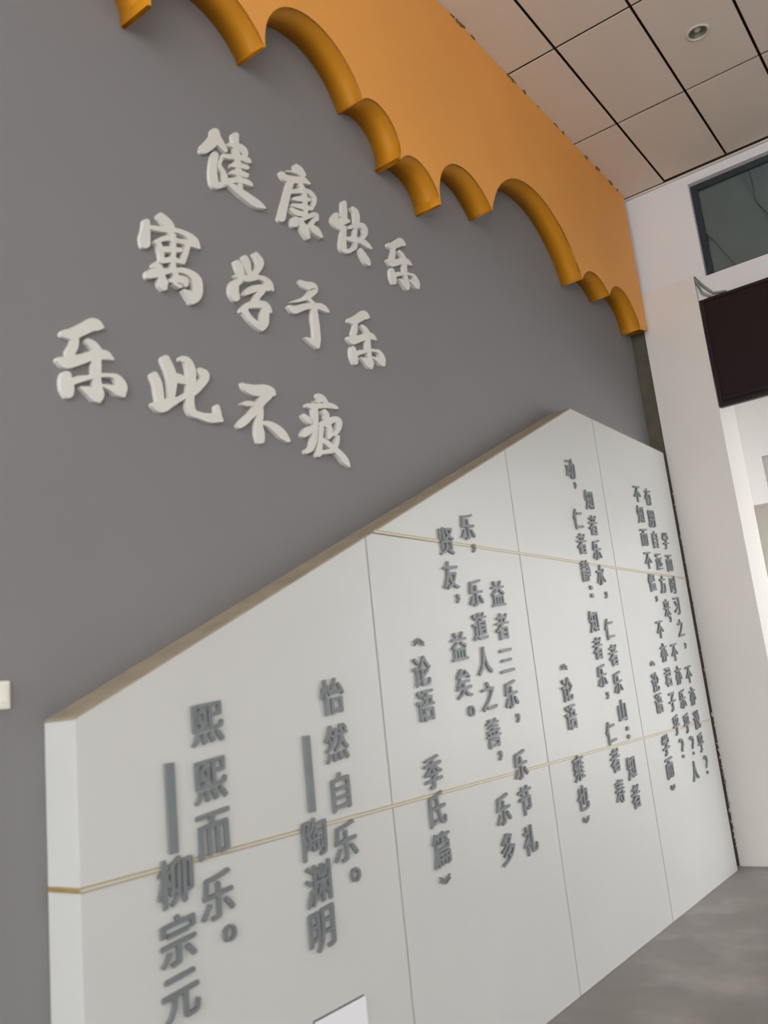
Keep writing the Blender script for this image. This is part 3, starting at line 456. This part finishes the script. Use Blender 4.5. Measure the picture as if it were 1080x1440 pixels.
 [38,-95,48,-97,58,-99,67,-102,75,-104,82,-107,88,-111,93,-115,100,-117,107,-117,115,-117,123,-117,131,-116,135,-116,138,-115,140,-112,142,-109,142,-107,141,-104,137,-98,133,-92,129,-87,122,-82,115,-80,106,-79,97,-79,86,-80,75,-81,64,-82,52,-84,41,-86,38,-87,37,-88,36,-90,35,-92,36,-94],
],
'此': [
 [-188,3,-184,-5,-180,-12,-176,-19,-174,-26,-172,-34,-171,-44,-170,-55,-169,-65,-168,-73,-166,-80,-165,-88,-164,-95,-159,-101,-152,-102,-144,-101,-136,-97,-129,-92,-125,-83,-125,-75,-125,-67,-125,-59,-125,-50,-126,-40,-127,-28,-129,-16,-132,-5,-136,5,-142,13,-147,20,-152,27,-160,30,-168,28,-176,24,-183,18,-188,12],
 [-130,87,-125,76,-120,66,-115,56,-111,46,-108,37,-106,28,-104,20,-103,12,-102,5,-102,-2,-102,-11,-102,-20,-102,-30,-103,-41,-104,-53,-105,-64,-103,-71,-97,-73,-90,-73,-82,-71,-76,-67,-70,-60,-67,-48,-63,-36,-60,-24,-57,-12,-54,-2,-52,9,-51,19,-51,31,-52,42,-55,52,-59,62,-64,73,-69,83,-75,93,-82,103,-88,113,-97,117,-106,116,-115,111,-123,104,-129,97],
 [-79,6,-70,7,-63,7,-56,7,-50,8,-41,9,-29,10,-17,12,-4,13,3,15,7,19,11,24,13,29,12,33,8,36,-1,41,-11,45,-21,49,-32,51,-43,51,-54,49,-62,47,-70,45,-82,39,-88,32,-91,23,-91,15,-88,9],
 [-186,-122,-178,-128,-170,-134,-158,-138,-141,-138,-123,-131,-108,-122,-96,-112,-85,-102,-72,-93,-59,-83,-46,-73,-32,-64,-19,-55,-5,-47,9,-39,22,-31,29,-23,29,-17,27,-12,22,-8,16,-6,6,-9,-6,-19,-18,-28,-31,-37,-43,-45,-57,-52,-72,-58,-87,-63,-101,-69,-115,-74,-128,-79,-138,-81,-143,-84,-147,-87,-155,-92,-167,-97,-179,-102,-185,-105,-188,-108,-190,-112,-191,-116,-190,-120],
 [-29,109,-20,109,-13,109,-9,109,-7,107,-5,103,-2,96,0,88,2,78,2,67,1,52,0,37,-1,22,-2,7,-4,-7,-5,-21,-7,-35,-10,-47,-12,-58,-15,-70,-15,-81,-13,-92,-9,-102,-3,-111,6,-119,19,-124,33,-124,45,-124,57,-124,69,-126,83,-127,97,-129,111,-129,126,-127,138,-125,145,-123,147,-122,149,-120,155,-118,164,-116,173,-115,179,-115,184,-112,188,-109,190,-105,191,-101,188,-97,185,-91,182,-85,175,-78,162,-75,147,-77,135,-81,127,-85,119,-87,109,-89,96,-91,83,-93,70,-93,58,-93,47,-92,41,-91,38,-89,36,-86,34,-81,33,-74,32,-66,31,-59,32,-51,33,-40,35,-28,38,-15,42,0,46,16,49,32,50,49,51,66,51,83,49,98,44,110,38,121,30,129,21,136,8,138,-4,137,-14,135,-22,133,-29,129,-33,125,-35,120,-36,115,-34,111],
 [146,-51,145,-61,145,-72,144,-82,143,-92,149,-98,156,-99,164,-97,172,-93,179,-88,183,-80,180,-70,178,-61,175,-52,172,-42,169,-39,164,-38,158,-39,153,-42,149,-45],
 [61,84,67,79,73,74,76,70,76,68,75,67,75,67,76,66,74,63,70,56,61,46,51,35,42,25,35,17,28,9,20,2,13,-7,8,-16,10,-22,14,-27,21,-30,29,-30,40,-25,49,-17,57,-10,67,-1,76,8,86,19,97,31,108,44,117,56,123,68,126,80,125,90,119,99,110,104,99,106,88,106,79,107,72,106,67,103,62,99,59,93,58,89],
],
'不': [
 [-125,115,-122,108,-120,101,-115,94,-107,88,-97,83,-84,79,-70,76,-52,76,-33,78,-15,82,0,85,12,88,22,90,33,92,43,94,51,96,55,98,60,101,67,102,75,102,83,103,88,105,93,109,97,114,99,118,97,123,96,128,95,133,89,140,80,144,68,147,55,148,40,148,23,146,5,142,-12,137,-26,133,-36,130,-46,128,-58,126,-70,125,-81,124,-90,122,-99,121,-108,121,-119,121,-121,121,-122,120,-124,119,-125,117,-126,116],
 [28,112,16,101,3,90,-10,79,-23,67,-35,54,-45,43,-53,32,-61,23,-69,14,-77,4,-86,-6,-95,-15,-106,-25,-118,-34,-129,-43,-139,-51,-147,-59,-154,-66,-160,-73,-166,-80,-170,-88,-169,-92,-165,-96,-160,-99,-153,-99,-144,-95,-135,-90,-126,-85,-118,-79,-108,-72,-98,-64,-87,-54,-76,-43,-65,-33,-53,-23,-42,-14,-30,-4,-18,7,-8,18,1,29,9,39,18,48,27,57,39,67,52,77,65,88,72,101,70,109,64,115,55,118,44,118],
 [-131,15,-123,15,-115,15,-107,15,-99,16,-89,18,-79,20,-67,22,-56,24,-48,28,-45,32,-43,37,-43,42,-45,45,-51,47,-62,45,-73,44,-85,43,-96,40,-106,37,-115,32,-123,28,-131,23,-134,22,-135,20,-136,18,-135,16,-134,15],
 [-41,27,-40,17,-39,7,-39,-3,-40,-12,-43,-21,-48,-33,-53,-46,-57,-59,-59,-73,-60,-86,-61,-98,-61,-108,-59,-117,-57,-125,-54,-133,-51,-141,-45,-147,-37,-148,-27,-146,-17,-142,-9,-137,-4,-127,-3,-118,-2,-109,-1,-100,-1,-90,-3,-80,-6,-70,-9,-60,-10,-51,-8,-42,-5,-30,-1,-18,2,-4,3,8,3,19,2,29,2,39,-3,45,-11,46,-20,45,-29,41,-36,36],
 [-18,-53,-7,-53,5,-54,15,-55,24,-57,34,-60,44,-65,55,-70,65,-75,74,-80,83,-86,92,-92,103,-98,114,-101,126,-104,138,-106,150,-108,156,-108,160,-106,165,-104,168,-100,170,-96,168,-93,163,-85,158,-77,153,-69,146,-62,138,-56,128,-49,116,-43,103,-38,89,-34,73,-31,58,-29,42,-28,26,-29,12,-32,-1,-35,-14,-37,-19,-40,-22,-43,-23,-46,-24,-49,-23,-51],
],
'疲': [
 [-31,154,-26,149,-21,145,-16,141,-9,137,0,135,11,134,22,133,33,132,40,132,46,135,50,138,54,143,55,146,53,150,47,156,41,162,35,168,27,172,19,174,10,175,1,176,-8,176,-17,176,-23,173,-29,168,-33,163,-34,159],
 [-115,82,-106,82,-96,81,-85,81,-72,82,-57,86,-41,90,-25,95,-8,100,9,104,27,109,44,113,58,116,67,117,76,118,84,118,93,119,103,120,112,122,121,124,130,126,132,127,134,127,135,129,135,130,135,131,134,131,128,135,123,138,116,141,109,143,101,144,91,145,79,145,65,144,47,140,29,136,10,131,-7,126,-23,122,-40,119,-54,116,-67,113,-77,111,-87,108,-97,105,-108,103,-116,100,-120,96,-122,91,-122,87,-121,84],
 [-56,123,-45,123,-34,124,-24,124,-13,125,-8,127,-6,129,-4,132,-4,135,-5,137,-9,138,-20,135,-31,133,-43,131,-54,129,-56,128,-57,127,-58,126,-58,124,-58,123],
 [-78,86,-77,70,-77,54,-77,39,-78,24,-80,9,-83,-6,-87,-22,-91,-36,-95,-50,-100,-64,-105,-77,-109,-89,-113,-99,-116,-108,-120,-114,-123,-120,-128,-124,-135,-128,-144,-132,-154,-138,-160,-144,-161,-149,-158,-154,-154,-157,-148,-159,-138,-156,-129,-151,-119,-146,-107,-139,-95,-130,-86,-119,-79,-109,-73,-99,-68,-87,-63,-75,-59,-61,-55,-46,-51,-31,-47,-16,-43,0,-40,16,-37,32,-35,49,-33,65,-32,82,-30,98,-36,104,-44,105,-54,104,-64,100,-72,95],
 [-157,24,-151,19,-145,14,-139,10,-133,6,-127,4,-121,2,-115,1,-108,-1,-102,-1,-97,0,-92,3,-88,7,-86,11,-87,15,-89,19,-92,24,-95,29,-100,33,-108,36,-117,39,-127,41,-136,43,-143,43,-148,41,-153,37,-157,33,-159,29],
 [-91,-4,-103,-9,-116,-15,-129,-21,-141,-28,-151,-36,-159,-44,-165,-51,-171,-59,-176,-67,-174,-73,-169,-77,-162,-79,-153,-79,-142,-74,-132,-68,-123,-63,-115,-58,-108,-53,-100,-47,-92,-40,-82,-32,-72,-23,-66,-16,-65,-10,-68,-6,-73,-2,-80,-1],
 [-4,78,1,73,6,69,9,67,10,62,11,53,9,40,6,26,4,11,5,7,9,6,15,6,21,7,26,10,30,15,36,29,42,45,48,60,50,74,47,85,39,92,32,96,26,99,18,100,11,98,4,94,-2,89,-5,84],
 [-22,4,-8,8,6,11,21,15,37,21,54,28,71,37,83,43,89,45,92,46,96,45,99,44,101,43,102,41,101,34,98,26,95,18,90,10,83,2,74,-7,66,-17,64,-23,66,-26,71,-29,77,-29,84,-28,92,-24,102,-15,112,-6,122,4,131,15,138,27,144,39,148,51,147,63,140,72,128,78,112,80,92,78,72,72,54,63,38,55,25,48,13,43,0,37,-13,30,-26,24,-34,19,-36,14,-36,10,-34,6,-30,4],
 [-32,12,-35,-2,-38,-15,-42,-29,-45,-43,-48,-58,-51,-74,-54,-89,-58,-103,-63,-116,-69,-128,-75,-139,-81,-151,-79,-158,-74,-160,-67,-161,-59,-160,-52,-157,-45,-151,-40,-139,-36,-127,-31,-114,-27,-100,-23,-85,-19,-69,-16,-53,-13,-38,-9,-24,-6,-11,-3,3,0,16,-2,21,-7,23,-14,22,-21,21,-27,18],
 [23,12,24,1,25,-10,26,-19,25,-26,25,-30,23,-34,20,-40,16,-47,15,-51,18,-54,22,-56,27,-56,33,-55,39,-51,45,-45,52,-39,60,-31,65,-20,65,-8,63,3,59,13,56,23,52,27,45,27,38,25,31,22,26,18],
 [-48,-82,-37,-83,-26,-84,-17,-86,-7,-88,4,-92,16,-96,30,-102,43,-108,56,-114,69,-121,81,-127,91,-134,100,-140,108,-147,116,-154,125,-160,135,-165,146,-169,157,-172,168,-176,170,-176,172,-176,173,-175,175,-174,176,-173,176,-171,174,-163,173,-154,171,-145,166,-136,159,-129,151,-121,140,-114,128,-107,115,-100,100,-94,85,-89,71,-83,58,-78,44,-72,30,-66,16,-62,2,-60,-11,-59,-23,-59,-34,-59,-43,-61,-48,-65,-52,-70,-54,-75,-53,-79],
 [87,-28,81,-40,75,-51,70,-62,63,-72,56,-81,49,-90,42,-97,36,-102,28,-105,16,-109,1,-112,-15,-116,-29,-120,-42,-125,-54,-129,-67,-133,-74,-138,-76,-142,-76,-147,-74,-151,-70,-153,-62,-153,-49,-149,-37,-144,-24,-140,-12,-137,0,-134,16,-131,33,-127,52,-120,67,-109,79,-97,89,-86,97,-74,103,-62,107,-50,110,-38,114,-27,113,-22,109,-21,104,-20,98,-21,92,-24],
],
}
CENTRE = {'健': (-5.479, 4.258), '康': (-5.015, 4.274), '快': (-4.569, 4.274), '寓': (-5.887, 3.619), '学': (-5.413, 3.636), '于': (-5.008, 3.64), '乐': (-6.303, 3.044), '此': (-5.847, 3.043), '不': (-5.406, 3.022), '疲': (-4.981, 3.038)}
def brush_mesh(ch):
    vs, fs = [], []; TH = .018
    for si, flat in enumerate(BRUSH[ch]):
        P = [(flat[2*i]/1000, flat[2*i+1]/1000) for i in range(len(flat)//2)]
        n = len(P); m = (n-10)//2; k = len(vs); yf = -TH-.0006*si
        vs += [(x, yf, z) for x, z in P] + [(x, 0, z) for x, z in P]
        R_ = lambda i: m+5+(m-1-i)               # index of the right-hand point facing left-hand point i
        for i in range(m-1): fs.append((k+i, k+i+1, k+R_(i+1), k+R_(i)))
        fs.append(tuple(k+i for i in range(m-1, m+6)))                 # end cap
        fs.append(tuple(k+(i % n) for i in range(n-6, n+1)))           # start cap
        for i in range(n): fs.append((k+i, k+n+i, k+n+(i+1) % n, k+(i+1) % n))
    me = bpy.data.meshes.new('brush_character'); me.from_pydata(vs, [], fs); me.update(); me.materials.append(M['letter'])
    return me
ROWS = [('健康快乐', 'top', [None, None, None, (-4.083, 4.249)]), ('寓学于乐', 'middle', [None, None, None, (-4.549, 3.626)]), ('乐此不疲', 'bottom', [None]*4)]
ORD = ['first', 'second', 'third', 'last']
mesh_of = {}
for word, row, over in ROWS:
    for i, ch in enumerate(word):
        if ch not in mesh_of: mesh_of[ch] = brush_mesh(ch)
        c = over[i] or CENTRE[ch]
        o = link('brush_character', mesh_of[ch], None, None, (c[0], -.0005, c[1]))
        if over[i]: o.scale = (1.1, 1, 1.02)
        tag(o, 'white raised brush character %s, %s in the %s row on the grey wall' % (ch, ORD[i], row), 'character', 'white slogan characters on the grey wall')

# ------------------------------------------------------------------ small grey inscriptions on the panel
TEXT = {  # inscription column: list of (sign, x, z) on the panel face
'P1R': [('熙', -5.992, 1.692), ('熙', -5.992, 1.498), ('而', -5.992, 1.319), ('乐', -5.992, 1.117), ('。', -5.947, 0.986)],
'P1L': [('D0', -6.171, 1.577), ('D1', -6.171, 1.287), ('柳', -6.171, 1.202), ('宗', -6.171, 1.024), ('元', -6.171, 0.851)],
'P2R': [('怡', -5.288, 1.747), ('然', -5.288, 1.557), ('自', -5.288, 1.363), ('乐', -5.288, 1.163), ('。', -5.243, 1.028)],
'P2L': [('D0', -5.473, 1.602), ('D1', -5.473, 1.308), ('陶', -5.473, 1.213), ('渊', -5.473, 1.042), ('明', -5.473, 0.876)],
'P3R': [('益', -3.729, 2.238), ('者', -3.729, 2.049), ('三', -3.729, 1.855), ('乐', -3.729, 1.667), ('，', -3.684, 1.534), ('乐', -3.729, 1.283), ('节', -3.729, 1.095), ('礼', -3.729, 0.892)],
'P3M': [('乐', -3.981, 2.606), ('，', -3.936, 2.487), ('乐', -3.981, 2.232), ('道', -3.981, 2.048), ('人', -3.981, 1.862), ('之', -3.981, 1.673), ('善', -3.981, 1.478), ('，', -3.936, 1.357), ('乐', -3.981, 1.085), ('多', -3.981, 0.894)],
'P3L': [('贤', -4.222, 2.504), ('友', -4.222, 2.319), ('，', -4.177, 2.195), ('益', -4.222, 1.942), ('矣', -4.222, 1.751), ('。', -4.177, 1.607)],
'P3A': [('︽', -4.596, 1.968), ('论', -4.596, 1.826), ('语', -4.596, 1.661), ('季', -4.596, 1.351), ('氏', -4.596, 1.183), ('篇', -4.596, 1.006), ('︾', -4.596, 0.87)],
'P4R': [('知', -2.157, 2.988), ('者', -2.157, 2.796), ('乐', -2.157, 2.612), ('水', -2.157, 2.428), ('，', -2.112, 2.284), ('仁', -2.157, 2.038), ('者', -2.157, 1.852), ('乐', -2.157, 1.66), ('山', -2.157, 1.467), ('：', -2.112, 1.313), ('知', -2.157, 1.082), ('者', -2.157, 0.889)],
'P4L': [('动', -2.415, 3.184), ('，', -2.37, 3.067), ('仁', -2.415, 2.816), ('者', -2.415, 2.637), ('静', -2.415, 2.443), ('：', -2.37, 2.299), ('知', -2.415, 2.089), ('者', -2.415, 1.905), ('乐', -2.415, 1.717), ('，', -2.37, 1.584), ('仁', -2.415, 1.339), ('者', -2.415, 1.158), ('寿', -2.415, 0.96)],
'P4A': [('︽', -2.996, 1.796), ('论', -2.996, 1.655), ('语', -2.996, 1.484), ('雍', -2.996, 1.178), ('也', -2.996, 1.001), ('︾', -2.996, 0.874)],
'P5R': [('学', -0.577, 2.811), ('而', -0.577, 2.614), ('时', -0.577, 2.42), ('习', -0.577, 2.237), ('之', -0.577, 2.051), ('，', -0.532, 1.898), ('不', -0.577, 1.654), ('亦', -0.577, 1.476), ('说', -0.577, 1.278), ('乎', -0.577, 1.094), ('？', -0.532, 0.91)],
'P5M': [('有', -0.843, 3.176), ('朋', -0.843, 2.981), ('自', -0.843, 2.8), ('远', -0.843, 2.609), ('方', -0.843, 2.415), ('来', -0.843, 2.216), ('，', -0.798, 2.122), ('不', -0.843, 1.846), ('亦', -0.843, 1.66), ('乐', -0.843, 1.466), ('乎', -0.843, 1.273), ('？', -0.798, 1.093), ('人', -0.843, 0.899)],
'P5L': [('不', -1.099, 3.167), ('知', -1.099, 2.995), ('而', -1.099, 2.796), ('不', -1.099, 2.603), ('愠', -1.099, 2.42), ('，', -1.054, 2.286), ('不', -1.099, 2.034), ('亦', -1.099, 1.851), ('君', -1.099, 1.653), ('子', -1.099, 1.46), ('乎', -1.099, 1.279), ('？', -1.054, 1.097)],
'P5A': [('︽', -1.408, 1.772), ('论', -1.408, 1.628), ('语', -1.408, 1.467), ('学', -1.408, 1.156), ('而', -1.408, 0.986), ('︾', -1.408, 0.846)],
}
def glyph_mesh(ch, size, kind):
    cu = bpy.data.curves.new('glyph', 'FONT'); cu.body = ch; cu.size = 1.0; cu.extrude = .02; cu.offset = 0
    cu.resolution_u = 3
    o = bpy.data.objects.new('glyph', cu); col.objects.link(o)
    dg = bpy.context.evaluated_depsgraph_get(); dg.update()
    me = bpy.data.meshes.new_from_object(o.evaluated_get(dg))
    bpy.data.objects.remove(o)
    xs_ = [v.co.x for v in me.vertices]; ys_ = [v.co.y for v in me.vertices]
    if not xs_: return None
    cx, cy = (min(xs_)+max(xs_))/2, (min(ys_)+max(ys_))/2; w, h = max(xs_)-min(xs_), max(ys_)-min(ys_)
    if kind == 'character': sx = sz = size/max(w, h, .8)
    else: sx = sz = size/max(w, h)
    TH = .008; src = [v.co.copy() for v in me.vertices]; pf = [tuple(p.vertices) for p in me.polygons]
    vs, fs = [], []
    for n_, (ox, oy) in enumerate(((-.020, -.006), (.020, .006), (0, .012)) if kind == 'character' else ((-.02, 0), (.02, 0))):
        k = len(vs)                               # doubled outlines give the letter its heavy brush weight
        for c in src:
            x, y = (c.x+ox-cx)*sx, (c.y+oy-cy)*sz
            vs.append((x, -TH/2-(TH/2+.0003*n_)*(c.z/.02), y+(.10*x if kind == 'character' else 0)))
        fs += [tuple(a+k for a in f) for f in pf]
    me = bpy.data.meshes.new(kind); me.from_pydata(vs, [], fs); me.update(); me.materials.append(M['ink'])
    me.name = kind
    return me
gm = {}
SIZE = {'，': .05, '。': .055, '：': .10, '？': .15, '︽': .085, '︾': .085}
def put(root, ch, x, z):
    kind = 'punctuation_mark' if ch in SIZE else 'character'
    key = ch
    if ch == '：':
        for dz in (.028, -.028):
            if 'dot' not in gm: gm['dot'] = glyph_mesh('.', .03, 'mark')
            link(kind, gm['dot'], None, root, (x, -PD-.0048, z+dz))
        return
    if key not in gm: gm[key] = glyph_mesh(ch, SIZE.get(ch, .148), 'mark' if ch in SIZE else 'character')
    if gm[key] is None: return
    link(kind, gm[key], None, root, (x, -PD-.0048, z))
INS = [
 ('P1', 'RL', 'leftmost grey inscription on the white panel, two columns with a long dash'),
 ('P2', 'RL', 'second grey inscription from the left on the panel, with a long dash'),
 ('P3', 'RMLA', 'four-column grey inscription at the middle of the white panel'),
 ('P4', 'RLA', 'three-column grey inscription reaching highest under the panel peak'),
 ('P5', 'RMLA', 'dense grey inscription nearest the pillar at the right end of the panel'),
]
for key, cols, label in INS:
    pts = [e for c in cols for e in TEXT[key+c]]
    root = tag(empty('inscription', (sum(e[1] for e in pts)/len(pts), -PD, min(e[2] for e in pts))), label, 'inscription', 'grey inscriptions on the white panel')
    for c in cols:
        L_ = TEXT[key+c]; d = [e for e in L_ if e[0] in ('D0', 'D1')]
        if d: MB().box(d[0][1]-.019, d[0][1]+.019, -PD-.013, -PD-.0048, d[1][2], d[0][2]).build('dash', M['ink'], root, bevel=.001)
        for ch, x, z in L_:
            if ch[0] != 'D': put(root, ch, x, z)

# ------------------------------------------------------------------ small things
sw = tag(empty('light_switch', (-6.685, 0, 1.80)), 'ivory wall switch plate on the grey wall left of the panel', 'switch')
MB().box(-6.728, -6.642, -.012, -.0005, 1.802, 1.888).build('plate', M['switch'], sw, bevel=.003)
MB().box(-6.718, -6.652, -.016, -.0115, 1.822, 1.880).build('rocker', M['switch'], sw, bevel=.002)
MB().box(-6.718, -6.652, -.0145, -.0115, 1.809, 1.819).build('lower_rib', M['switch'], sw, bevel=.001)

hc = tag(empty('cover_plate', (-5.40, -PD, .30)), 'white rectangular cover plate low on the white panel', 'plate')
MB().box(-5.557, -5.256, -PD-.004, -PD-.0005, .30, .5815).build('gap_shadow', M['dark_stand_in'], hc)  # dark sheet drawn as the shadow line along the lid's edges
MB().box(-5.553, -5.252, -PD-.011, -PD-.0035, .30, .577).build('lid', M['hatch'], hc, bevel=.0015)

# bracket and tubes for lines reflected in the window
bk = tag(empty('wire_bracket', (.03, -.72, 5.10)), 'small bent wire bracket at the corner of pillar and board', 'bracket')
MB().tube([(.03, -.69, 5.345), (.028, -.705, 5.27), (.03, -.735, 5.16), (.035, -.80, 5.105), (.04, -.88, 5.10)], .013).build('lower_arm', M['metal'], bk, smooth=True)
MB().tube([(.03, -.695, 5.33), (.03, -.76, 5.22), (.032, -.83, 5.13), (.04, -.95, 5.105)], .012).build('upper_arm', M['metal'], bk, smooth=True)
cb = MB().tube([(.135, -1.335, 6.235), (.135, -1.345, 6.06), (.136, -1.33, 5.95), (.136, -1.36, 5.86), (.137, -1.46, 5.66), (.138, -1.62, 5.40), (.138, -1.66, 5.36)], .0055).build('dark_stand_in', M['dark_stand_in'], smooth=True)  # solid tube stands in for a long reflection in the pane
tag(cb, 'thin dark line reflected in the tinted window glass, built as a tube', 'dark_stand_in')
cb = MB().tube([(.108, -.870, 5.73), (.135, -.90, 5.70), (.137, -.97, 5.55), (.138, -1.065, 5.36), (.138, -1.075, 5.35)], .004).build('dark_stand_in', M['dark_stand_in'], smooth=True)  # shorter tube, likewise a reflection given solid shape
tag(cb, 'short slanting line reflected in the glass below the window latch, built as a tube', 'dark_stand_in')
